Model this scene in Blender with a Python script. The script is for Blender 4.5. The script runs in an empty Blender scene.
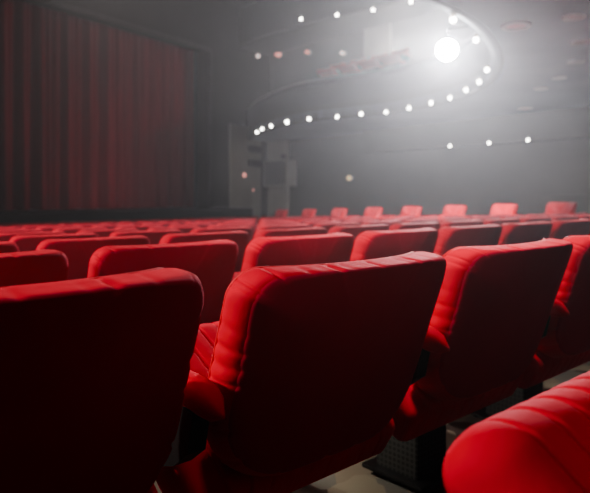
import bpy, bmesh, math, random
from mathutils import Vector, Matrix

random.seed(7)
PI = math.pi
scene = bpy.context.scene
COL = scene.collection

# ------------------------------------------------------------------ layout
A = 0.732                                   # direction of the seat rows on the floor plan
UX, UY = math.cos(A), math.sin(A)
CAM_Z = 0.911
F = 600.0                                   # focal length in pixels of a 590 px wide picture
HORIZON = 197.0


def W(u, n, z=0.0):
    """u runs along the rows, n runs from the camera's row towards the stage."""
    return Vector((UX * u - UY * n, UY * u + UX * n, z))


def ray(px, py):
    return Vector(((px - 295.0) / F, 1.0, (HORIZON - py) / F))


def on_wall(px, py, u):
    """Point of the plane u = const seen at a pixel."""
    d = ray(px, py)
    t = u / (UX * d.x + UY * d.y)
    return Vector((d.x * t, d.y * t, CAM_Z + d.z * t))


def at_height(px, py, h):
    d = ray(px, py)
    t = h / d.z
    return Vector((d.x * t, d.y * t, CAM_Z + h))


def un(p):
    return UX * p.x + UY * p.y, -UY * p.x + UX * p.y


# ------------------------------------------------------------------ materials
def mat(name):
    m = bpy.data.materials.new(name)
    m.use_nodes = True
    nt = m.node_tree
    b = nt.nodes['Principled BSDF']
    return m, nt, b


def noise_mat(name, c1, c2, scale=8.0, rough=0.8, bump=0.0, bscale=60.0, metallic=0.0, sheen=0.0, sheen_tint=(1, 1, 1), stretch=None, spec=0.2):
    m, nt, b = mat(name)
    tc = nt.nodes.new('ShaderNodeTexCoord')
    src = tc.outputs['Object']
    if stretch:
        mp = nt.nodes.new('ShaderNodeMapping')
        mp.inputs['Scale'].default_value = stretch
        nt.links.new(src, mp.inputs['Vector'])
        src = mp.outputs['Vector']
    n = nt.nodes.new('ShaderNodeTexNoise')
    n.inputs['Scale'].default_value = scale
    n.inputs['Detail'].default_value = 4
    nt.links.new(src, n.inputs['Vector'])
    r = nt.nodes.new('ShaderNodeValToRGB')
    r.color_ramp.elements[0].position = 0.3
    r.color_ramp.elements[1].position = 0.7
    r.color_ramp.elements[0].color = (*c1, 1)
    r.color_ramp.elements[1].color = (*c2, 1)
    nt.links.new(n.outputs['Fac'], r.inputs['Fac'])
    nt.links.new(r.outputs['Color'], b.inputs['Base Color'])
    b.inputs['Roughness'].default_value = rough
    b.inputs['Metallic'].default_value = metallic
    b.inputs['Specular IOR Level'].default_value = spec
    if sheen:
        b.inputs['Sheen Weight'].default_value = sheen
        b.inputs['Sheen Roughness'].default_value = 0.35
        b.inputs['Sheen Tint'].default_value = (*sheen_tint, 1)
    if bump:
        n2 = nt.nodes.new('ShaderNodeTexNoise')
        n2.inputs['Scale'].default_value = bscale
        n2.inputs['Detail'].default_value = 3
        nt.links.new(src, n2.inputs['Vector'])
        bp = nt.nodes.new('ShaderNodeBump')
        bp.inputs['Strength'].default_value = bump
        bp.inputs['Distance'].default_value = 0.004
        nt.links.new(n2.outputs['Fac'], bp.inputs['Height'])
        nt.links.new(bp.outputs['Normal'], b.inputs['Normal'])
    return m


def emit_mat(name, color, strength):
    m, nt, b = mat(name)
    b.inputs['Base Color'].default_value = (*color, 1)
    b.inputs['Emission Color'].default_value = (*color, 1)
    b.inputs['Emission Strength'].default_value = strength
    return m


M = {}
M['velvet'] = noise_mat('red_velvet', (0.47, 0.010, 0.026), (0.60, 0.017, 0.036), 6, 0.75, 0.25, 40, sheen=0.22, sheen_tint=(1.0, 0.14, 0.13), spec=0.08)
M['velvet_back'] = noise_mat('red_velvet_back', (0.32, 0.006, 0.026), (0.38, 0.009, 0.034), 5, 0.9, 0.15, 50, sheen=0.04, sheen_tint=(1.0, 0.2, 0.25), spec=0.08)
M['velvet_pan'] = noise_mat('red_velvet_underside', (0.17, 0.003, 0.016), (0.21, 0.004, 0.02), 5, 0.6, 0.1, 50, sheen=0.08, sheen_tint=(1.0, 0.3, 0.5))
M['piping'] = noise_mat('red_piping', (0.5, 0.012, 0.02), (0.58, 0.016, 0.025), 20, 0.6, 0.1, 80, sheen=0.3, sheen_tint=(1.0, 0.4, 0.4))
M['black'] = noise_mat('black_metal', (0.006, 0.006, 0.006), (0.012, 0.011, 0.011), 12, 0.55)
M['curtain'] = noise_mat('stage_velvet', (0.20, 0.003, 0.014), (0.30, 0.006, 0.022), 3, 0.85, 0.1, 20, sheen=0.12, sheen_tint=(1, 0.3, 0.4), stretch=(1, 1, 0.15))
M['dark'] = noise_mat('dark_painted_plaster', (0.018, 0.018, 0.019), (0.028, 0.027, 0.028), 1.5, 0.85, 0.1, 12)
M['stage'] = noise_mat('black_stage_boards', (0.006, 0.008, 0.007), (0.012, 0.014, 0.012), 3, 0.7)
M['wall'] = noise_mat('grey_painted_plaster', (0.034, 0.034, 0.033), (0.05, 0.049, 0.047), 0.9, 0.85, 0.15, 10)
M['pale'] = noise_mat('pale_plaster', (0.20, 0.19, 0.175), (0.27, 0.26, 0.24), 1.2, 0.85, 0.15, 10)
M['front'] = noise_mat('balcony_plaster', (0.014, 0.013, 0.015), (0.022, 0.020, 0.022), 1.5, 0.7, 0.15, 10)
M['soffit'] = noise_mat('soffit_plaster', (0.10, 0.125, 0.15), (0.13, 0.16, 0.19), 1.0, 0.85, 0.1, 10)
M['grey'] = noise_mat('grey_cabinet', (0.035, 0.033, 0.035), (0.05, 0.048, 0.05), 4, 0.6)
M['white'] = noise_mat('white_enamel', (0.6, 0.58, 0.55), (0.7, 0.68, 0.65), 6, 0.5)
M['bulb'] = emit_mat('bulb_white', (1.0, 0.96, 0.88), 22.0)
M['bulb_dim'] = emit_mat('bulb_dim', (1.0, 0.8, 0.75), 1.0)
M['bulb_pink'] = emit_mat('bulb_pink', (1.0, 0.36, 0.3), 0.9)
M['grey_lens'] = noise_mat('grey_lens', (0.30, 0.27, 0.28), (0.36, 0.33, 0.34), 6, 0.5)
M['pink_lens'] = noise_mat('pink_lens', (0.45, 0.20, 0.20), (0.5, 0.24, 0.24), 6, 0.5)
M['bulb_amber'] = emit_mat('bulb_amber', (1.0, 0.75, 0.42), 0.55)
M['lens'] = emit_mat('spot_lens', (1.0, 0.98, 0.95), 200.0)

# perforated black plate of the pedestals
m, nt, b = mat('perforated_black_metal')
tc = nt.nodes.new('ShaderNodeTexCoord')
mp = nt.nodes.new('ShaderNodeMapping')
mp.inputs['Scale'].default_value = (70, 70, 70)
nt.links.new(tc.outputs['Object'], mp.inputs['Vector'])
vo = nt.nodes.new('ShaderNodeTexVoronoi')
vo.inputs['Randomness'].default_value = 0.0
vo.inputs['Scale'].default_value = 1.0
nt.links.new(mp.outputs['Vector'], vo.inputs['Vector'])
rp = nt.nodes.new('ShaderNodeValToRGB')
rp.color_ramp.interpolation = 'CONSTANT'
rp.color_ramp.elements[0].color = (0.001, 0.001, 0.001, 1)
rp.color_ramp.elements[1].position = 0.42
rp.color_ramp.elements[1].color = (0.03, 0.03, 0.027, 1)
nt.links.new(vo.outputs['Distance'], rp.inputs['Fac'])
nt.links.new(rp.outputs['Color'], b.inputs['Base Color'])
b.inputs['Roughness'].default_value = 0.5
M['perf'] = m

# carpet with large beige, brown and dark patches
m, nt, b = mat('patterned_carpet')
tc = nt.nodes.new('ShaderNodeTexCoord')
vo = nt.nodes.new('ShaderNodeTexVoronoi')
vo.distance = 'MANHATTAN'
vo.inputs['Scale'].default_value = 10.0
nt.links.new(tc.outputs['Object'], vo.inputs['Vector'])
sep = nt.nodes.new('ShaderNodeSeparateColor')
nt.links.new(vo.outputs['Color'], sep.inputs['Color'])
rp = nt.nodes.new('ShaderNodeValToRGB')
rp.color_ramp.interpolation = 'CONSTANT'
e = rp.color_ramp.elements
e[0].color = (0.16, 0.135, 0.10, 1)
e[1].position = 0.3
e[1].color = (0.028, 0.014, 0.010, 1)
for pos, c in ((0.5, (0.11, 0.105, 0.09, 1)), (0.68, (0.010, 0.009, 0.008, 1)), (0.82, (0.19, 0.17, 0.125, 1))):
    x = e.new(pos)
    x.color = c
nt.links.new(sep.outputs['Red'], rp.inputs['Fac'])
nt.links.new(rp.outputs['Color'], b.inputs['Base Color'])
b.inputs['Roughness'].default_value = 0.95
M['carpet'] = m

# ------------------------------------------------------------------ object helpers


def tag(o, label=None, cat=None, group=None, kind=None):
    if label:
        o['label'] = label
    if cat:
        o['category'] = cat
    if group:
        o['group'] = group
    if kind:
        o['kind'] = kind
    return o


def empty(name, loc=(0, 0, 0), rz=0.0):
    o = bpy.data.objects.new(name, None)
    COL.objects.link(o)
    o.empty_display_size = 0.1
    o.location = loc
    o.rotation_euler = (0, 0, rz)
    return o


def obj(name, verts, faces, material, parent=None, smooth=True, loc=None, rz=None):
    me = bpy.data.meshes.new(name)
    me.from_pydata([tuple(v) for v in verts], [], faces)
    bm = bmesh.new()
    bm.from_mesh(me)
    bmesh.ops.recalc_face_normals(bm, faces=bm.faces)
    bm.to_mesh(me)
    bm.free()
    if smooth:
        me.polygons.foreach_set('use_smooth', [True] * len(me.polygons))
    me.materials.append(material)
    o = bpy.data.objects.new(name, me)
    COL.objects.link(o)
    if parent:
        o.parent = parent
    if loc is not None:
        o.location = loc
    if rz is not None:
        o.rotation_euler = (0, 0, rz)
    return o


def bevel_box(x0, x1, y0, y1, z0, z1, bev=0.01, seg=2, cut=None):
    bm = bmesh.new()
    bmesh.ops.create_cube(bm, size=1.0)
    for v in bm.verts:
        v.co = Vector((x0 + (v.co.x + 0.5) * (x1 - x0), y0 + (v.co.y + 0.5) * (y1 - y0), z0 + (v.co.z + 0.5) * (z1 - z0)))
    if bev > 0:
        bmesh.ops.bevel(bm, geom=bm.edges[:], offset=bev, segments=seg, profile=0.6, affect='EDGES')
    bm.verts.index_update()
    vs = [v.co.copy() for v in bm.verts]
    fs = [[v.index for v in f.verts] for f in bm.faces]
    bm.free()
    return vs, fs


def join(*parts):
    vs, fs = [], []
    for v, f in parts:
        k = len(vs)
        vs += list(v)
        fs += [[i + k for i in q] for q in f]
    return vs, fs


def tube(path, r, seg=8, closed=False):
    n = len(path)
    vs, fs = [], []
    for i, p in enumerate(path):
        a = path[(i - 1) % n] if closed or i > 0 else p
        b_ = path[(i + 1) % n] if closed or i < n - 1 else p
        t = (b_ - a).normalized()
        up = Vector((0, 0, 1)) if abs(t.z) < 0.95 else Vector((0, 1, 0))
        s = t.cross(up).normalized()
        q = s.cross(t)
        for k in range(seg):
            g = 2 * PI * k / seg
            vs.append(p + s * (r * math.cos(g)) + q * (r * math.sin(g)))
    m_ = n if closed else n - 1
    for i in range(m_):
        for k in range(seg):
            a, b_ = i * seg + k, i * seg + (k + 1) % seg
            c, d = ((i + 1) % n) * seg + (k + 1) % seg, ((i + 1) % n) * seg + k
            fs.append([a, b_, c, d])
    if not closed:
        fs.append(list(range(seg)))
        fs.append(list(range((n - 1) * seg, n * seg)))
    return vs, fs


def lathe(profile, seg=20, origin=Vector((0, 0, 0)), axis=Vector((0, 0, 1))):
    axis = axis.normalized()
    h = Vector((1, 0, 0)) if abs(axis.x) < 0.8 else Vector((0, 1, 0))
    s = axis.cross(h).normalized()
    q = axis.cross(s)
    vs, fs = [], []
    for (r, z) in profile:
        for k in range(seg):
            g = 2 * PI * k / seg
            vs.append(origin + axis * z + (s * math.cos(g) + q * math.sin(g)) * max(r, 1e-4))
    for i in range(len(profile) - 1):
        for k in range(seg):
            fs.append([i * seg + k, i * seg + (k + 1) % seg, (i + 1) * seg + (k + 1) % seg, (i + 1) * seg + k])
    fs.append(list(range(seg)))
    fs.append(list(range((len(profile) - 1) * seg, len(profile) * seg)))
    return vs, fs


# ------------------------------------------------------------------ the theatre seat
P_SEAT = 0.56
TOP = 0.80
BOT = 0.43
HALF = 0.268
R_BEND = 0.706
RECLINE = 0.341
THICK = 1.24
LOWER_BY = 0.17                              # seat meshes are drawn from a datum this far below the floor


def outline(n=420):
    """Rounded shield outline of the backrest: tight-ish shoulders, big round bottom."""
    pts = []
    rt, rb = 0.048, 0.1556

    def arc(cx, cz, r, a0, a1, k):
        for i in range(k):
            g = a0 + (a1 - a0) * i / k
            pts.append((cx + r * math.cos(g), cz + r * math.sin(g)))

    def line(x0, z0, x1, z1, k):
        for i in range(k):
            pts.append((x0 + (x1 - x0) * i / k, z0 + (z1 - z0) * i / k))
    # start at the top left, go clockwise seen from the back
    line(-HALF + rt, TOP, HALF - rt, TOP, 110)
    arc(HALF - rt, TOP - rt, rt, PI / 2, 0, 45)
    line(HALF, TOP - rt, HALF, BOT + rb, 50)
    arc(HALF - rb, BOT + rb, rb, 0, -PI / 2, 60)
    line(HALF - rb, BOT, -HALF + rb, BOT, 50)
    arc(-HALF + rb, BOT + rb, rb, -PI / 2, -PI, 60)
    line(-HALF, BOT + rb, -HALF, TOP - rt, 50)
    arc(-HALF + rt, TOP - rt, rt, PI, PI / 2, 45)
    return pts


OUT = outline()
CEN = (0.0, (TOP + BOT) / 2)
rg = random.Random(3)
NG = len(OUT)
GATH = [0.0] * NG
pos = 0.0
while pos < NG:
    amp = rg.uniform(0.35, 1.0)
    wid = rg.uniform(1.1, 2.2)
    for i in range(-8, 9):
        j = int(pos + i) % NG
        GATH[j] -= amp * math.exp(-(((int(pos) + i - pos) / wid) ** 2))
    pos += rg.uniform(7, 26)
for j0 in (28, 78):                          # deeper tufts on the crown
    for i in range(-6, 7):
        GATH[(j0 + i) % NG] -= 1.6 * math.exp(-((i / 1.6) ** 2))


def bend(s, y, z):
    g = s / R_BEND
    rr = R_BEND - y * THICK
    return Vector((rr * math.sin(g), R_BEND - rr * math.cos(g) + (TOP - z) * RECLINE, z))


def crown_depth(x, z):
    """The pad thins out towards its crown."""
    up = max(0.0, min(1.0, (z - 0.66) / (TOP - 0.66)))
    side = min(1.0, abs(x) / HALF) ** 4
    return 1.0 - 0.26 * up * (1.0 - side)


def shell(rings, cap0, cap1, ribs=False, crown=0.0):
    """rings: (inset from the outline in m, y, gather weight)."""
    vs, fs = [], []
    cx, cz = CEN
    for (ins, y, gw) in rings:
        for i, (x, z) in enumerate(OUT):
            d = math.hypot(x - cx, z - cz)
            side = min(1.0, abs(x - cx) / HALF) ** 4 if z > BOT + 0.1 else 0.8
            g = GATH[i] * gw * (0.55 + 0.45 * side)
            ii = ins * (0.12 + 0.88 * side) if 0 < ins < 0.06 and y < 0.035 else ins
            k = max(0.0, (d - ii + g) / d)
            s, zz = cx + (x - cx) * k, cz + (z - cz) * k
            yy = y - g * 0.3 if y < 0.05 else y + g * 0.3
            if ribs and y > 0.085:
                rib = abs(math.sin(PI * s / 0.048)) ** 0.5
                yy += 0.009 * (rib - 1.0)
            vs.append(bend(s, yy * crown_depth(x, z), zz))
    n = NG
    for r in range(len(rings) - 1):
        for i in range(n):
            fs.append([r * n + i, r * n + (i + 1) % n, (r + 1) * n + (i + 1) % n, (r + 1) * n + i])
    for cap, r in ((cap0, 0), (cap1, len(rings) - 1)):
        if cap is not None:
            vs.append(bend(0.0, cap, cz))
            k = len(vs) - 1
            for i in range(n):
                fs.append([r * n + i, r * n + (i + 1) % n, k])
    return vs, fs


def loop_path(ins, y, step=3):
    cx, cz = CEN
    out = []
    for i in range(0, NG, step):
        x, z = OUT[i]
        d = math.hypot(x - cx, z - cz)
        k = (d - ins) / d
        out.append(bend(cx + (x - cx) * k, y * crown_depth(x, z), cz + (z - cz) * k))
    return out


REAR = [(0.14, 0.002, 0), (0.059, 0.002, 0.0), (0.045, 0.003, 0.001), (0.034, 0.005, 0.003), (0.025, 0.008, 0.004), (0.017, 0.012, 0.0045), (0.009, 0.019, 0.0045), (0.003, 0.029, 0.004)]


def backrest_mesh():
    rings = REAR + [(-0.001, 0.041, 0.0035), (-0.003, 0.052, 0.003), (-0.002, 0.064, 0.0025), (0.004, 0.075, 0.003), (0.016, 0.088, 0.004),
             (0.035, 0.098, 0.003), (0.07, 0.105, 0.001), (0.11, 0.108, 0), (0.14, 0.109, 0)]
    return shell(rings, 0.002, 0.109, ribs=True)


def panel_mesh():
    rings = [(i_, y - 0.0016, g) for (i_, y, g) in reversed(REAR[:5])]
    rings = [(rings[0][0] - 0.001, rings[0][1] + 0.003, rings[0][2])] + rings
    return shell(rings, None, 0.0004)


def cushion_mesh(tilt, hw=0.255, edge=0.032, ribbed=0.228):
    """Padded tip-up cushion with fore-and-aft channels, hinged at the back and half raised."""
    L, h0, h1 = 0.42, -0.055, 0.05
    sec = []

    def arc(cl, ch, r, a0, a1, k):
        for i in range(k + 1):
            g = a0 + (a1 - a0) * i / k
            sec.append((cl + r * math.cos(g), ch + r * math.sin(g), math.cos(g), math.sin(g)))
    arc(0.03, h0 + 0.03, 0.03, -PI / 2, -PI, 5)
    arc(0.03, h1 - 0.03, 0.03, PI, PI / 2, 5)
    for i in range(1, 12):
        sec.append((0.03 + (L - 0.09) * i / 12, h1 + 0.010 * math.sin(PI * i / 12), 0.0, 1.0))
    arc(L - 0.055, h1 - 0.055, 0.055, PI / 2, 0, 10)
    arc(L - 0.04, h0 + 0.04, 0.04, 0, -PI / 2, 6)
    xs = []
    NX = 360
    for i in range(NX + 1):
        xs.append(-hw + 2 * hw * i / NX)
    vs, fs = [], []
    ct, st = math.cos(tilt), math.sin(tilt)
    cl, ch = L / 2, 0.0
    for x in xs:
        over = max(0.0, abs(x) - (hw - edge)) / edge
        ins = edge * 0.8 * (1 - math.sqrt(max(0.0, 1 - min(over, 1.0) ** 2)))
        for (l, h, nl, nh) in sec:
            rib = 0.0
            if abs(x) < ribbed:
                k_ = (x / 0.0485 - math.floor(x / 0.0485 + 0.5)) * 0.0485
                rib = -0.0055 * math.exp(-(abs(k_) / 0.0030) ** 1.5) - 0.0012 * (abs(k_) / 0.02425 - 1) ** 2
                top_w = max(0.0, min(1.0, (h + 0.03) / 0.03))
                rib *= top_w
            d = rib - ins
            l2, h2 = l + nl * d, h + nh * d
            y, z = 0.20 + l2 * ct - h2 * st, 0.385 + l2 * st + h2 * ct
            vs.append(Vector((x, y, z)))
    n = len(sec)
    for i in range(NX):
        for k in range(n):
            fs.append([i * n + k, i * n + (k + 1) % n, (i + 1) * n + (k + 1) % n, (i + 1) * n + k])
    fs.append(list(range(n)))
    fs.append(list(range(NX * n, (NX + 1) * n)))
    return vs, fs


def pan_mesh():
    prof = []
    y0, y1, z0, z1 = 0.235, 0.45, 0.335, 0.43
    for (cy, cz, r, a0, a1) in ((y0 + 0.045, z0 + 0.045, 0.045, -PI / 2, -PI), (y0 + 0.03, z1 - 0.03, 0.03, PI, PI / 2),
                                (y1 - 0.03, z1 - 0.03, 0.03, PI / 2, 0), (y1 - 0.05, z0 + 0.05, 0.05, 0, -PI / 2)):
        for i in range(7):
            g = a0 + (a1 - a0) * i / 6
            prof.append((cy + r * math.cos(g), cz + r * math.sin(g)))
    xs = [-0.20, -0.197, -0.185, -0.165, -0.09, 0, 0.09, 0.165, 0.185, 0.197, 0.20]
    sc = [0.72, 0.82, 0.92, 0.98, 1, 1, 1, 0.98, 0.92, 0.82, 0.72]
    cy, cz = (y0 + y1) / 2, (z0 + z1) / 2
    vs = [Vector((x, cy + (y - cy) * s, cz + (z - cz) * s)) for x, s in zip(xs, sc) for (y, z) in prof]
    n = len(prof)
    fs = []
    for i in range(len(xs) - 1):
        for k in range(n):
            fs.append([i * n + k, i * n + (k + 1) % n, (i + 1) * n + (k + 1) % n, (i + 1) * n + k])
    fs.append(list(range(n)))
    fs.append(list(range((len(xs) - 1) * n, len(xs) * n)))
    return vs, fs


def armrest_pad_mesh(x):
    path = []
    w, h = 0.0205, 0.025
    zc = 0.615
    ys = [0.080 + 0.34 * i / 16 for i in range(17)]
    vs, fs = [], []
    seg = 16
    for i, y in enumerate(ys):
        e = min(i, 16 - i) / 2.5
        k = math.sqrt(max(0.02, 1 - max(0, 1 - e) ** 2)) if e < 1 else 1.0
        z = zc - (0.018 * (1 - min(1, i / 4)) ** 2) - 0.012 * max(0, (i - 12) / 4)
        for j in range(seg):
            g = 2 * PI * j / seg
            c, s = math.cos(g), math.sin(g)
            vs.append(Vector((x + w * k * math.copysign(abs(c) ** 0.7, c), y, z + h * k * math.copysign(abs(s) ** 0.7, s))))
    for i in range(16):
        for j in range(seg):
            fs.append([i * seg + j, i * seg + (j + 1) % seg, (i + 1) * seg + (j + 1) % seg, (i + 1) * seg + j])
    fs.append(list(range(seg)))
    fs.append(list(range(16 * seg, 17 * seg)))
    return vs, fs


def armrest_panel_mesh(x):
    """Black standard that carries the arm pad."""
    prof = [(0.30, 0.475), (0.24, 0.478), (0.19, 0.495), (0.150, 0.525), (0.135, 0.592), (0.40, 0.592), (0.405, 0.54), (0.37, 0.49)]
    vs, fs = [], []
    for s in (-1, 1):
        for (y, z) in prof:
            vs.append(Vector((x + s * 0.016, y, z)))
    n = len(prof)
    fs.append(list(range(n)))
    fs.append(list(range(n, 2 * n)))
    for i in range(n):
        fs.append([i, (i + 1) % n, n + (i + 1) % n, n + i])
    return vs, fs


make_obj = obj
TILT = math.radians(31)
ME = {}


def build_seat(tilt=TILT, **kw):
    root = empty('theatre_seat')

    def obj(name, verts, faces, material, parent=None, smooth=True):
        return make_obj(name, [Vector((v[0], v[1], v[2] - LOWER_BY)) for v in verts], faces, material, parent, smooth)
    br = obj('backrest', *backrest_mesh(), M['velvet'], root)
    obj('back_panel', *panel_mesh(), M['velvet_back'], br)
    obj('piping', *join(tube(loop_path(0.0025, 0.071), 0.0036, 6, True)), M['piping'], br)
    obj('seat_cushion', *cushion_mesh(tilt, **kw), M['velvet'], root)
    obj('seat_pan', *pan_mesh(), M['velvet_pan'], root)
    ar = obj('armrest', *armrest_panel_mesh(-P_SEAT / 2), M['black'], root, smooth=False)
    obj('armrest_pad', *armrest_pad_mesh(-P_SEAT / 2), M['velvet'], ar)
    pd = obj('pedestal', *bevel_box(-0.075, 0.055, 0.31, 0.45, LOWER_BY, 0.345, 0.008), M['perf'], root, smooth=False)
    obj('foot_plate', *bevel_box(-0.10, 0.08, 0.28, 0.48, LOWER_BY, LOWER_BY + 0.012, 0.004), M['black'], pd, smooth=False)
    return root


def children(o):
    return [c for c in bpy.data.objects if c.parent == o]


def copy_seat(proto_tree):
    def rec(node, parent):
        o, kids = node
        c = o.copy()
        COL.objects.link(c)
        c.parent = parent
        for k in kids:
            rec(k, c)
        return c
    return rec(proto_tree, None)


def tree(o):
    return (o, [tree(c) for c in children(o)])


ROW_N = [-0.27, 0.621, 1.527, 2.378]
ROW_OFF = [0.13, 0.2135, 0.382, 0.521]      # seat centre offsets: the rows are staggered
ROW_DROP = [0.078, 0.111, 0.143, 0.175]
for r in range(4, 13):
    ROW_N.append(ROW_N[-1] + 0.89)
    ROW_OFF.append(ROW_OFF[-1] + 0.155)
    ROW_DROP.append(ROW_DROP[-1] + (0.034 if r < 6 else 0.027))


def floor_z(n):
    """Raked floor: falls towards the stage."""
    if n <= ROW_N[0]:
        return CAM_Z - ROW_DROP[0] - TOP + LOWER_BY + (ROW_N[0] - n) * 0.036
    for i in range(len(ROW_N) - 1):
        if n <= ROW_N[i + 1]:
            t = (n - ROW_N[i]) / (ROW_N[i + 1] - ROW_N[i])
            return CAM_Z + LOWER_BY - TOP - (ROW_DROP[i] + t * (ROW_DROP[i + 1] - ROW_DROP[i]))
    return CAM_Z + LOWER_BY - TOP - ROW_DROP[-1] - (n - ROW_N[-1]) * 0.015


def pix(p):
    return 295 + F * p.x / p.y, HORIZON - F * (p.z - CAM_Z) / p.y


ORD = ['first', 'second', 'third', 'fourth', 'fifth', 'sixth', 'seventh', 'eighth', 'ninth', 'tenth', 'eleventh', 'twelfth', 'thirteenth', 'fourteenth', 'fifteenth', 'sixteenth',
       'seventeenth', 'eighteenth', 'nineteenth', 'twentieth', 'twenty-first', 'twenty-second']

proto = build_seat()
PT = tree(proto)
used = [False]


def seat(loc, rz, label, group):
    if not used[0]:
        o = proto
        used[0] = True
    else:
        o = copy_seat(PT)
    o.location = loc
    o.rotation_euler = (0, 0, rz)
    tag(o, label, 'seat', group)
    return o


LABEL1 = ['red velvet seat at far left of nearest row, squarish dark back cut by frame',
          'large central red velvet seat with dark shield back and pleated left edge',
          'red velvet seat just right of the large central seat in nearest row',
          'red velvet seat in nearest row, rightmost, dark back cut by right edge']
AISLE_U = 8.0
for r in range(1, 13):
    cand = []
    for k in range(-30, 40):
        uc = ROW_OFF[r] + P_SEAT * k
        p = W(uc, ROW_N[r] + 0.1, CAM_Z - ROW_DROP[r])
        if p.y < 0.3 or uc > AISLE_U:
            continue
        x, y = pix(p)
        x_l = pix(W(uc - 0.3, ROW_N[r] + 0.1, 0))[0] if W(uc - 0.3, ROW_N[r] + 0.1).y > 0.2 else -999
        x_r = pix(W(uc + 0.27, ROW_N[r] + 0.1, 0))[0]
        if x_r < -4 or x_l > 600:
            continue
        cand.append(uc)
    for i, uc in enumerate(cand):
        if r == 1 and len(cand) <= 4:
            lab = LABEL1[i]
        else:
            lab = 'red velvet seat, %s from the left in the %s row from the camera' % (ORD[i], ORD[r - 1])
        seat(W(uc, ROW_N[r], floor_z(ROW_N[r]) + (0.014 if r == 1 and i == 0 else 0.002)), A, lab, 'red seats in the main block')

# the camera's own row: one seat whose half raised cushion shows at the lower right
own = build_seat(math.radians(41), hw=0.245, edge=0.05, ribbed=0.20)
own.location = W(0.70, -0.205, floor_z(ROW_N[0]))
own.rotation_euler = (0, 0, A)
tag(own, 'red seat in lower right corner with bright channelled cushion half raised', 'seat', 'red seats in the main block')

# side block across the aisle, turned towards the stage
for i in range(8):
    n_ = 3.93 + 0.905 * i
    lab = 'red side-block seat across the aisle turned towards the hall, %s from the right' % ORD[i]
    seat(W(8.95, n_, floor_z(n_) + 0.155 - 0.002 * i), math.radians(116), lab, 'red seats in the side block')

# ------------------------------------------------------------------ setting: floor, walls, stage
U0, U1 = -9.0, 12.6
N0 = -7.0
PC = Vector((-2.92, 17.5, 0))              # right lower corner of the curtain on plan
CD = Vector((0.557, 0.83, 0)).normalized()  # direction of the proscenium
CN = Vector((CD.y, -CD.x, 0))              # its normal, towards the seats


def PRO(t, d=0.0, z=0.0):
    """Point of the proscenium plane: t along it from the curtain's right edge, d in front of it."""
    p = PC + CD * t + CN * d
    return Vector((p.x, p.y, z))


ns = [N0] + [x for x in ROW_N] + [ROW_N[-1] + 1.0, 30.0]
vs, fs = [], []
for n_ in ns:
    vs += [W(U0 - 6, n_, floor_z(n_)), W(U1 + 0.6, n_, floor_z(n_))]
for i in range(len(ns) - 1):
    fs.append([2 * i, 2 * i + 1, 2 * i + 3, 2 * i + 2])
tag(obj('floor', vs, fs, M['carpet'], smooth=False), kind='structure')

# low platform of the side block
vs, fs = [], []
pn = [3.2] + [3.93 + 0.905 * i for i in range(8)] + [11.6]
for n_ in pn:
    i = (n_ - 3.93) / 0.905
    z = floor_z(n_) + 0.155 - 0.002 * i
    vs += [W(8.35, n_, floor_z(n_) - 0.05), W(8.35, n_, z), W(U1 + 0.3, n_, z)]
for i in range(len(pn) - 1):
    fs.append([3 * i, 3 * i + 1, 3 * i + 4, 3 * i + 3])
    fs.append([3 * i + 1, 3 * i + 2, 3 * i + 5, 3 * i + 4])
fs += [[0, 1, 2], [3 * len(pn) - 3, 3 * len(pn) - 2, 3 * len(pn) - 1]]
tag(obj('floor_side', vs, fs, M['carpet'], smooth=False), kind='structure')

HT = 10.5


def slab(p0, p1, z0, z1, th):
    """Vertical slab on plan from p0 to p1, th thick to the right of p0->p1."""
    d = (p1 - p0).normalized()
    q = Vector((d.y, -d.x, 0)) * th
    c = [p0, p1, p1 + q, p0 + q]
    vs = [Vector((v.x, v.y, z0)) for v in c] + [Vector((v.x, v.y, z1)) for v in c]
    return vs, [[0, 1, 2, 3], [4, 5, 6, 7], [0, 1, 5, 4], [1, 2, 6, 5], [2, 3, 7, 6], [3, 0, 4, 7]]


# right wall with a slightly recessed lower part under a plaster fascia
HB = 1.85
LOW_H = CAM_Z + 1.22
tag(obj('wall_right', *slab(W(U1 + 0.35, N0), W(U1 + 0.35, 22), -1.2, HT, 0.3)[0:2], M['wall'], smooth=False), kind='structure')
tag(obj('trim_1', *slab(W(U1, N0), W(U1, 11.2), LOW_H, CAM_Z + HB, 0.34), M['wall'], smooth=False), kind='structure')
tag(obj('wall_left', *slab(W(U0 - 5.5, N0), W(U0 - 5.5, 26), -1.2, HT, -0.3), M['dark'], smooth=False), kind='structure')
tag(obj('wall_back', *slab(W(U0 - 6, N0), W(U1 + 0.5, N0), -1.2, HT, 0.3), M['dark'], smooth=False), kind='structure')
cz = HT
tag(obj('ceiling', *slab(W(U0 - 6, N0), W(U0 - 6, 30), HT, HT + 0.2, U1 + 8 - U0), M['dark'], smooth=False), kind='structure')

# curtain opening measured on the proscenium plane
Z_ST = CAM_Z - 0.335                         # stage floor
Z_HEAD = CAM_Z + 149 / F * 17.5              # underside of the header
T0 = 0.42                                    # right edge of the opening
TL = -11.5                                   # left edge of the opening
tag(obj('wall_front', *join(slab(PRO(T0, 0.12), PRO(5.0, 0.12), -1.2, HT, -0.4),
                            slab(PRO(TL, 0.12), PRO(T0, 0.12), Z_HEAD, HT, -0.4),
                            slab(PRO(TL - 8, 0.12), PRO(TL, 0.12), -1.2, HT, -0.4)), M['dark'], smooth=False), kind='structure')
# stage: apron in front, boards behind
tag(obj('trim_2', *slab(PRO(TL - 4, 1.2), PRO(1.2, 1.2), -1.2, Z_ST, -3.2), M['stage'], smooth=False), kind='structure')
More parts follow.
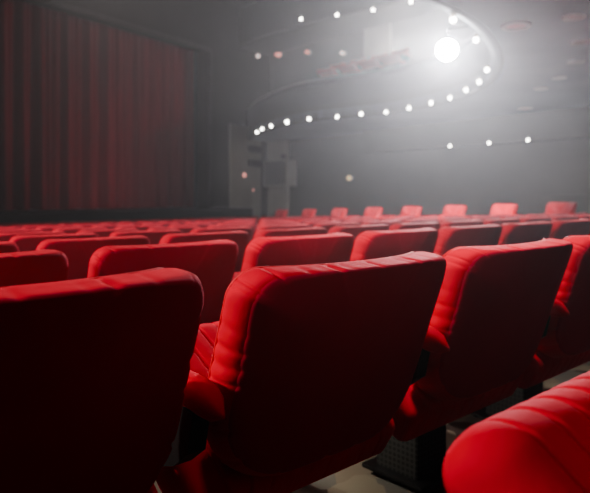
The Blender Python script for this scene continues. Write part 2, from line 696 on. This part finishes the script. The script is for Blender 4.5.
# header edge moulding
tag(obj('trim_3', *slab(PRO(TL, 0.19), PRO(T0 + 0.06, 0.19), Z_HEAD - 0.03, Z_HEAD + 0.09, -0.07), M['grey'], smooth=False), kind='structure')
# proscenium jamb, pale pilasters on the pier
tag(obj('trim_4', *slab(PRO(T0, 0.20), PRO(T0 + 0.10, 0.20), Z_ST, Z_HEAD, -0.08), M['grey'], smooth=False), kind='structure')

# stage curtain: pleated velvet
vs, fs = [], []
NT, NZ = 700, 8
rp_ = random.Random(11)
ph = [rp_.uniform(0, 6.28) for _ in range(6)]
for i in range(NT + 1):
    t = TL - 0.3 + (0.3 - TL + 0.25 + T0) * i / NT
    for j in range(NZ + 1):
        f = j / NZ
        z = Z_ST + 0.03 + (Z_HEAD + 0.4 - Z_ST) * f
        amp = 0.13 * (1 - 0.45 * f)
        w = amp * math.sin(t * 11.5 + 1.3 * math.sin(t * 1.7 + ph[0]) + 0.25 * f) + 0.05 * math.sin(t * 27 + ph[1] + 0.8 * math.sin(t * 3.1)) + 0.06 * math.sin(t * 4.3 + ph[2])
        vs.append(PRO(t, -0.75 + w, z))
for i in range(NT):
    for j in range(NZ):
        a = i * (NZ + 1) + j
        fs.append([a, a + 1, a + NZ + 2, a + NZ + 1])
tag(obj('stage_curtain', vs, fs, M['curtain']), 'closed dark red pleated velvet curtain across the stage', 'curtain')

# ------------------------------------------------------------------ balcony (lower tier)
HB = 1.85
LOWER = [(257, 132), (262, 129), (271, 126), (287, 122), (309, 119), (337, 117), (361, 114), (386, 112), (409, 108), (431, 103), (450, 98), (466, 90), (479, 82), (487, 70), (476, 40), (453, 20)]
ctrl = [un(at_height(x, y, HB)) for (x, y) in LOWER]
ctrl = [(11.9, 15.9), (10.6, 14.0)] + ctrl[2:] + [(4.6, 3.55), (2.6, 3.5), (0.0, 3.55), (-4.0, 3.8), (-9.0, 4.5), (-14.0, 5.5)]
# smooth the plan line
for _ in range(2):
    ctrl = [ctrl[0]] + [((a[0] + 4 * b_[0] + c[0]) / 6, (a[1] + 4 * b_[1] + c[1]) / 6) for a, b_, c in zip(ctrl, ctrl[1:], ctrl[2:])] + [ctrl[-1]]


def catmull(pts, per=8):
    out = []
    q = [pts[0]] + pts + [pts[-1]]
    for i in range(1, len(q) - 2):
        for s in range(per):
            t = s / per
            o = []
            for d in (0, 1):
                a, b_, c, e_ = q[i - 1][d], q[i][d], q[i + 1][d], q[i + 2][d]
                o.append(0.5 * (2 * b_ + (c - a) * t + (2 * a - 5 * b_ + 4 * c - e_) * t * t + (3 * b_ - a - 3 * c + e_) * t ** 3))
            out.append(tuple(o))
    out.append(pts[-1])
    return out


def sweep_plan(path, prof):
    """Sweep a closed (outward offset, z) profile along a plan path of (u, n); outward = away from the hall."""
    vs, fs = [], []
    k = len(prof)
    for i, p in enumerate(path):
        a, b_ = path[max(0, i - 1)], path[min(len(path) - 1, i + 1)]
        du, dn = b_[0] - a[0], b_[1] - a[1]
        l = math.hypot(du, dn) or 1
        ou, on = -dn / l, du / l             # path runs from the stage, along the side, then across: the outside is on its left
        for (o, z) in prof:
            vs.append(W(p[0] + ou * o, p[1] + on * o, z))
    for i in range(len(path) - 1):
        for j in range(k):
            fs.append([i * k + j, i * k + (j + 1) % k, (i + 1) * k + (j + 1) % k, (i + 1) * k + j])
    fs.append(list(range(k)))
    fs.append(list(range((len(path) - 1) * k, len(path) * k)))
    return vs, fs


bpath = catmull(ctrl, 6)
zb = CAM_Z + HB
PAR_T = CAM_Z + 2.82
bal = empty('balcony', W(9, 5, zb))
tag(bal, kind='structure')


def child_at(o, parent):
    o.parent = parent
    o.matrix_parent_inverse = Matrix.Translation(parent.location).inverted()
    return o


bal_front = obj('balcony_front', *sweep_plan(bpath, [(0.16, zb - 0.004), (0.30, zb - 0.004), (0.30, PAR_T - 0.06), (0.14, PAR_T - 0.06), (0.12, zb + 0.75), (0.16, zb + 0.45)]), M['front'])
child_at(bal_front, bal)
child_at(obj('balcony_rail', *sweep_plan(bpath, [(0.15, PAR_T - 0.06), (0.38, PAR_T - 0.06), (0.38, PAR_T), (0.32, PAR_T + 0.03), (0.21, PAR_T + 0.03), (0.15, PAR_T)]), M['pale']), bal)
# balcony floor / soffit between the front and the walls
vs, fs = [], []
for i, p in enumerate(bpath):
    a, b_ = bpath[max(0, i - 1)], bpath[min(len(bpath) - 1, i + 1)]
    du, dn = b_[0] - a[0], b_[1] - a[1]
    l = math.hypot(du, dn) or 1
    q = (p[0] - dn / l * 0.16, p[1] + du / l * 0.16)
    if q[1] > 6.4:
        o = (U1 + 0.36, q[1])
    else:
        f = i
        o = None
    vs.append(q)
outer = []
cnr = min(range(len(bpath)), key=lambda i: abs(bpath[i][1] - 5.3) + (0 if bpath[i][0] > 9 else 99))
for i, p in enumerate(vs):
    if i <= cnr:
        n_end = bpath[cnr][1]
        t = i / max(1, cnr)
        outer.append((U1 + 0.36, vs[0][1] + (N0 - vs[0][1]) * t))
    else:
        t = (i - cnr) / (len(vs) - 1 - cnr)
        outer.append((U1 + 0.36 + (vs[-1][0] - U1 - 0.36) * t, N0))
V, Fc = [], []
for q, o in zip(vs, outer):
    V += [W(q[0], q[1], zb), W(o[0], o[1], zb), W(q[0], q[1], zb + 0.22), W(o[0], o[1], zb + 0.22)]
for i in range(len(vs) - 1):
    a, b_ = 4 * i, 4 * i + 4
    Fc += [[a, a + 1, b_ + 1, b_], [a + 2, a + 3, b_ + 3, b_ + 2], [a, b_, b_ + 2, a + 2], [a + 1, b_ + 1, b_ + 3, a + 3]]
child_at(obj('balcony_step', *sweep_plan(bpath[6:60], [(0.5, zb + 0.2), (2.2, zb + 0.2), (2.2, PAR_T + 0.50 - TOP + LOWER_BY), (0.5, PAR_T + 0.50 - TOP + LOWER_BY)]), M['front'], smooth=False), bal)
child_at(obj('balcony_soffit', V, Fc, M['soffit'], smooth=False), bal)

# upper tier
HU = 4.75
UPPER = [(301, 19), (337, 15), (373, 10), (411, 2)]
upath = catmull([(11.4, 15.6), (11.25, 13.6), (11.4, 11.5), (11.6, 10.0), (11.6, 8.0), (11.5, 4.0), (11.5, -2.0), (11.5, -6.8)], 6)
zu = CAM_Z + HU
tag(obj('trim_5', *sweep_plan(upath, [(0.0, zu + 0.05), (0.08, zu), (1.5, zu), (1.5, zu + 0.3), (0.3, zu + 0.3), (0.3, zu + 1.2), (0.05, zu + 1.2)]), M['front'], smooth=False), kind='structure')

# ------------------------------------------------------------------ lamps on the balcony edges


def lamp(loc, radius, label, group, bulb='bulb', stem=Vector((0, 0, 1)), name='globe_lamp'):
    root = empty(name, loc)
    c = Vector((0, 0, 0))
    prof = [(radius * math.sin(PI * i / 12), -radius * math.cos(PI * i / 12)) for i in range(13)]
    obj('bulb', *lathe(prof, 16, c, stem), M[bulb], root)
    obj('lamp_holder', *lathe([(radius * 0.55, radius * 0.8), (radius * 0.7, radius * 0.9), (radius * 0.7, radius * 1.7), (radius * 1.2, radius * 1.8), (radius * 1.2, radius * 2.1)], 14, c, stem), M['white'], root)
    return tag(root, label, 'lamp', group)


for i, (x, y) in enumerate(LOWER):
    p = at_height(x, y, HB - 0.07)
    lamp(p, 0.029 if i != 3 else 0.038, 'white globe lamp under lower balcony edge, %s along it from the stage' % ORD[i], 'globe lamps along the lower balcony edge')
for i, (x, y) in enumerate(UPPER):
    p = on_wall(x, y, 11.3)
    lamp(p, 0.033, 'white globe lamp along the upper balcony edge, %s from the stage' % ORD[i], 'globe lamps along the upper balcony edge')
for i, (x, y) in enumerate([(450, 146), (489, 143), (528, 140)]):
    p = on_wall(x, y, U1 - 0.02)
    p.z = LOW_H - 0.06
    p2 = on_wall(x, y, U1 + 0.0)
    lamp(Vector((p2.x, p2.y, p2.z)), 0.026, 'white lamp under the right wall ledge, %s from left of the three' % ORD[i], 'lamps under the right wall ledge')

# small dim lamps on walls behind
WALLU = U1 + 0.30
for (x, y, mt, r_, lab) in [
        (258, 56, 'bulb_dim', 0.07, 'small dim white lamp on the gallery wall nearest the stage'),
        (278, 54, 'bulb_pink', 0.10, 'pale pink lamp on the gallery wall beside the small white one'),
        (307, 52, 'bulb_pink', 0.06, 'small pink lamp on the gallery wall above the rail'),
        (342, 53, 'bulb_dim', 0.055, 'faint white lamp on the gallery wall left of the lit doorway'),
        (244, 175, 'bulb_pink', 0.07, 'small red lamp on the pier beside the stage'),
        (253, 190, 'bulb_pink', 0.035, 'faint red lamp low on the pier beside the stage'),
        (349, 178, 'bulb_amber', 0.07, 'dim amber lamp on the grey side wall')]:
    if x < 262:
        d = ray(x, y)
        q0 = PRO(0, 0.16)
        t = q0.dot(CN) / (d.x * CN.x + d.y * CN.y)
        p = Vector((d.x * t, d.y * t, CAM_Z + d.z * t))
        st = -CN
    else:
        p = on_wall(x, y, WALLU - 0.06)
        st = W(1, 0)
    lamp(p, r_, lab, None, mt, st, 'wall_lamp')

# ------------------------------------------------------------------ spotlight on the balcony rail
sp = on_wall(447, 50, 7.36)
spot = empty('spotlight', sp)
aim = (W(1.0, 1.0, 0.9) - sp).normalized()
obj('spotlight_body', *lathe([(0.09, -0.42), (0.13, -0.38), (0.15, -0.1), (0.175, -0.04), (0.175, 0.0), (0.155, 0.0), (0.15, -0.02)], 20, Vector((0, 0, 0)), aim), M['black'], spot)
obj('spotlight_lens', *lathe([(0.001, -0.012), (0.15, -0.014), (0.15, -0.006), (0.10, 0.006), (0.001, 0.014)], 24, Vector((0, 0, 0)), aim), M['lens'], spot)
back = W(0.25, -1.05, -0.06)
obj('mounting_bracket', *join(tube([Vector((0, 0, 0.02)) - aim * 0.22 + W(0.12, 0.10), Vector((0, 0, 0.30)) - aim * 0.22, Vector((0, 0, 0.02)) - aim * 0.22 - W(0.12, 0.10)], 0.014, 8),
                              tube([Vector((0, 0, 0.30)) - aim * 0.22, back + Vector((0, 0, 0.36)) - aim * 0.22], 0.022, 8)), M['black'], spot)
tag(spot, 'blazing white spotlight mounted on the balcony rail shining at the seats', 'spotlight')

# ------------------------------------------------------------------ wall fittings


def wall_box(name, px0, py0, px1, py1, u, depth, material, bev=0.02):
    """Box on the plane u=const spanning a pixel rectangle, standing out by depth."""
    a, b_ = on_wall(px0, py1, u), on_wall(px1, py0, u)
    na, nb = un(a)[1], un(b_)[1]
    zc0, zc1 = on_wall((px0 + px1) / 2, py1, u).z, on_wall((px0 + px1) / 2, py0, u).z
    c = W(u, (na + nb) / 2, (zc0 + zc1) / 2)
    v, f = bevel_box(-depth, 0, -abs(na - nb) / 2, abs(na - nb) / 2, -(zc1 - zc0) / 2, (zc1 - zc0) / 2, bev)
    return v, f, c


v, f, c = wall_box('loudspeaker', 274, 160, 297, 187, WALLU, 0.45, M['grey'], 0.03)
ls = empty('loudspeaker', c, A)
obj('cabinet', v, f, M['pale'], ls, smooth=False)
g = bevel_box(-0.47, -0.45, min(q.y for q in v) + 0.06, max(q.y for q in v) - 0.06, min(q.z for q in v) + 0.06, max(q.z for q in v) - 0.06, 0.008)
obj('speaker_grille', *g, M['wall'], ls, smooth=False)
obj('wall_bracket', *bevel_box(-0.1, 0.02, -0.1, 0.1, max(q.z for q in v), max(q.z for q in v) + 0.18, 0.01), M['black'], ls, smooth=False)
tag(ls, 'grey boxy loudspeaker hung on the side wall near the stage', 'loudspeaker')


def pro_hit(x, y, d0=0.12):
    d = ray(x, y)
    q0 = PRO(0, d0)
    t = q0.dot(CN) / (d.x * CN.x + d.y * CN.y)
    return Vector((d.x * t, d.y * t, CAM_Z + d.z * t))


def pro_box(x0, y0, x1, y1, depth, bev=0.01):
    a, b_ = pro_hit(x0, (y0 + y1) / 2), pro_hit(x1, (y0 + y1) / 2)
    xm = (x0 + x1) / 2
    z0, z1 = pro_hit(xm, y1).z, pro_hit(xm, y0).z
    w = (b_ - a).length
    c = (a + b_) / 2
    c.z = (z0 + z1) / 2
    v, f = bevel_box(-w / 2, w / 2, -depth, 0, -(z1 - z0) / 2, (z1 - z0) / 2, bev)
    return v, f, c


RZP = math.atan2(CD.y, CD.x)
# pale pier panel beside the stage, with two dark slots
v, f, c = pro_box(229, 126, 260, 222, 0.05)
tag(obj('trim_6', v, f, M['pale'], smooth=False, loc=c, rz=RZP), kind='structure')
for i, (x0, y0, x1, y1) in enumerate([(247, 147, 259, 152), (247, 161, 259, 166)]):
    v, f, c = pro_box(x0, y0, x1, y1, 0.10)
    w = empty('wall_vent', c, RZP)
    obj('vent_opening', v, f, M['black'], w, smooth=False)
    y = min(q.y for q in v)
    obj('vent_frame', *join(bevel_box(min(q.x for q in v) - 0.03, max(q.x for q in v) + 0.03, y - 0.02, 0, max(q.z for q in v), max(q.z for q in v) + 0.03, 0.004),
                            bevel_box(min(q.x for q in v) - 0.03, max(q.x for q in v) + 0.03, y - 0.02, 0, min(q.z for q in v) - 0.03, min(q.z for q in v), 0.004)), M['grey'], w, smooth=False)
    tag(w, 'dark slot in the pale pier beside the stage, %s of the two' % ('upper', 'lower')[i], 'vent', 'slots in the pier')
# pale pilaster on the side wall under the loudspeaker
v, f, c = wall_box('p', 263, 125, 290, 222, WALLU + 0.05, 0.12, M['wall'])
tag(obj('trim_7', v, f, M['pale'], smooth=False, loc=c, rz=A), kind='structure')

# lit doorway on the balcony level
v, f, c = wall_box('d', 366, 26, 392, 74, WALLU + 0.05, 0.10, M['pale'])
dr = empty('door_1', c, A)
tag(dr, kind='structure')
obj('door_panel', v, f, M['pale'], dr, smooth=False)
hz = max(q.z for q in v)
hy = max(q.y for q in v)
obj('door_arch', *lathe([(hy, -0.10), (hy, 0.0)], 32, Vector((0, 0, hz)), Vector((1, 0, 0))), M['pale'], dr, smooth=False)
# shallow framed recess at the right end of the wall
a = on_wall(537, 194, WALLU)
v, f, c = wall_box('r', 537, 194, 640, 230, WALLU + 0.04, 0.10, M['wall'])
tag(obj('trim_8', v, f, M['wall'], smooth=False, loc=c, rz=A), kind='structure')

# unlit downlights in the soffit
for i, (x, y) in enumerate([(574, 16), (581, 41), (576, 61), (559, 77), (541, 88), (516, 25), (525, 108)]):
    p = at_height(x, y, HB - 0.004)
    rt = empty('downlight', p)
    rd = 0.11 if i < 5 else 0.15
    obj('rim', *lathe([(rd * 0.7, 0.0), (rd * 0.72, -0.02), (rd, -0.02), (rd * 1.05, 0.0)], 20), M['grey_lens'], rt)
    obj('lens', *lathe([(rd * 0.7, 0.0), (rd * 0.7, -0.010), (0.001, -0.012)], 20), M['grey_lens' if i < 5 else 'pink_lens'], rt)
    lab = ('unlit round downlight in the balcony underside, %s down the right edge' % ORD[i]) if i < 5 else ('faint pink round downlight in the balcony underside, %s of the two' % ('higher', 'lower')[i - 5])
    tag(rt, lab, 'downlight', 'downlights in the balcony underside')

# seats in the side gallery, their tops showing above the rail
gi = 0
for (x, y) in [(340, 71), (361, 69), (382, 66), (403, 63)]:
    p = on_wall(x, y, 10.9)
    lab = 'red seat showing above the gallery rail, %s from the stage' % ORD[gi]
    seat(Vector((p.x, p.y, PAR_T + 0.50 - TOP + LOWER_BY)), A + PI / 2, lab, 'red seats on the gallery')
    gi += 1

# ------------------------------------------------------------------ light


def point(name, loc, power, color, radius=0.05):
    l = bpy.data.lights.new(name, 'POINT')
    l.energy = power
    l.color = color
    l.shadow_soft_size = radius
    o = bpy.data.objects.new(name, l)
    o.location = loc
    COL.objects.link(o)
    return o


def area(name, loc, target, power, color, size, spread=PI):
    l = bpy.data.lights.new(name, 'AREA')
    l.energy = power
    l.color = color
    l.size = size
    l.spread = spread
    o = bpy.data.objects.new(name, l)
    o.location = loc
    o.rotation_euler = (Vector(target) - Vector(loc)).to_track_quat('-Z', 'Y').to_euler()
    COL.objects.link(o)
    return o


def spotlamp(name, loc, target, power, color, radius, cone, blend):
    l = bpy.data.lights.new(name, 'SPOT')
    l.energy = power
    l.color = color
    l.shadow_soft_size = radius
    l.spot_size = math.radians(cone)
    l.spot_blend = blend
    o = bpy.data.objects.new(name, l)
    o.location = loc
    o.rotation_euler = (Vector(target) - Vector(loc)).to_track_quat('-Z', 'Y').to_euler()
    COL.objects.link(o)
    return o


spotlamp('spotlight_beam', sp + aim * 0.12, W(1.0, 0.8, 0.9), 1350, (0.93, 0.94, 1.0), 0.10, 130, 1.0)
spotlamp('house_light_left', W(-3.6, 5.4, 3.3), W(4.0, 3.2, 0.3), 1900, (1.0, 0.91, 0.84), 0.25, 84, 0.5)
point('gallery_fill', on_wall(400, 48, 12.0), 220, (1.0, 0.9, 0.85), 0.08)  # added light without a fixture, brightens the gallery seats, rail and doorway
spotlamp('pier_fill', W(9.6, 13.2, 2.3), W(12.1, 15.6, 1.3), 50, (1.0, 0.95, 0.86), 0.2, 62, 0.6)  # unseen wash added to lift the pale pier beside the stage
spotlamp('soffit_fill', W(0.42, 0.48, 2.70), W(0.6, 0.42, 0.6), 27, (1.0, 0.91, 0.84), 0.12, 52, 0.8)  # added overhead out of view, for the own-row cushion and arm pad
spotlamp('soffit_fill_right', W(1.2, 0.95, 2.70), W(1.7, 1.0, 0.4), 150, (1.0, 0.91, 0.84), 0.10, 56, 0.7)  # second added overhead light, for the cushions of the nearest row
spotlamp('side_block_fill', W(6.0, 4.6, 2.55), W(9.6, 6.6, 0.6), 1300, (1.0, 0.91, 0.84), 0.2, 80, 0.7)  # added to brighten the side-block seats, not a fixture of the hall
spotlamp('left_rear_fill', W(-3.4, 0.72, 2.5), W(3.5, 3.6, 0.3), 220, (1.0, 0.90, 0.84), 0.15, 66, 0.7)  # invented weak light that lifts the seat backs behind the nearest row
spotlamp('floor_fill', W(1.0, 1.32, 0.46), W(1.45, 1.02, 0.17), 5.5, (1.0, 0.92, 0.8), 0.03, 85, 0.6)  # added fill hidden behind the seats, brightens the carpet around the pedestal
spotlamp('stalls_fill', W(3.2, 8.5, 5.2), W(4.2, 5.0, 0.2), 450, (1.0, 0.92, 0.87), 0.2, 72, 0.8)  # added above the frame to brighten seat tops from the third row on
area('curtain_fill', PRO(-3.0, 1.0, Z_ST + 0.1), PRO(-3.0, -0.6, Z_ST + 1.3), 20, (1.0, 0.7, 0.72), 2.0)  # added low wash for the curtain, no lamps stand along the stage edge

w = bpy.data.worlds.new('world')
scene.world = w
w.use_nodes = True
nt = w.node_tree
nt.nodes['Background'].inputs['Color'].default_value = (0.02, 0.02, 0.022, 1)
nt.nodes['Background'].inputs['Strength'].default_value = 0.3
vsn = nt.nodes.new('ShaderNodeVolumeScatter')
vsn.inputs['Color'].default_value = (1.0, 0.97, 1.0, 1)
vsn.inputs['Density'].default_value = 0.0125
vsn.inputs['Anisotropy'].default_value = 0.7
nt.links.new(vsn.outputs['Volume'], nt.nodes['World Output'].inputs['Volume'])

# ------------------------------------------------------------------ camera
cd = bpy.data.cameras.new('camera')
cam = bpy.data.objects.new('camera', cd)
COL.objects.link(cam)
cam.location = (0, 0, CAM_Z)
cam.rotation_euler = (PI / 2, 0, 0)
cd.sensor_width = 36.0
cd.lens = 36.0 * F / 590.0
cd.shift_y = -(246.5 - HORIZON) / 590.0
cd.clip_start = 0.02
cd.clip_end = 200
cd.dof.use_dof = True
cd.dof.focus_distance = 0.95
cd.dof.aperture_fstop = 5.4
scene.camera = cam

scene.view_settings.view_transform = 'AgX'
scene.view_settings.look = 'AgX - Medium High Contrast'
scene.view_settings.exposure = 0.3
scene.cycles.use_denoising = True
scene.cycles.max_bounces = 6
scene.cycles.volume_bounces = 0
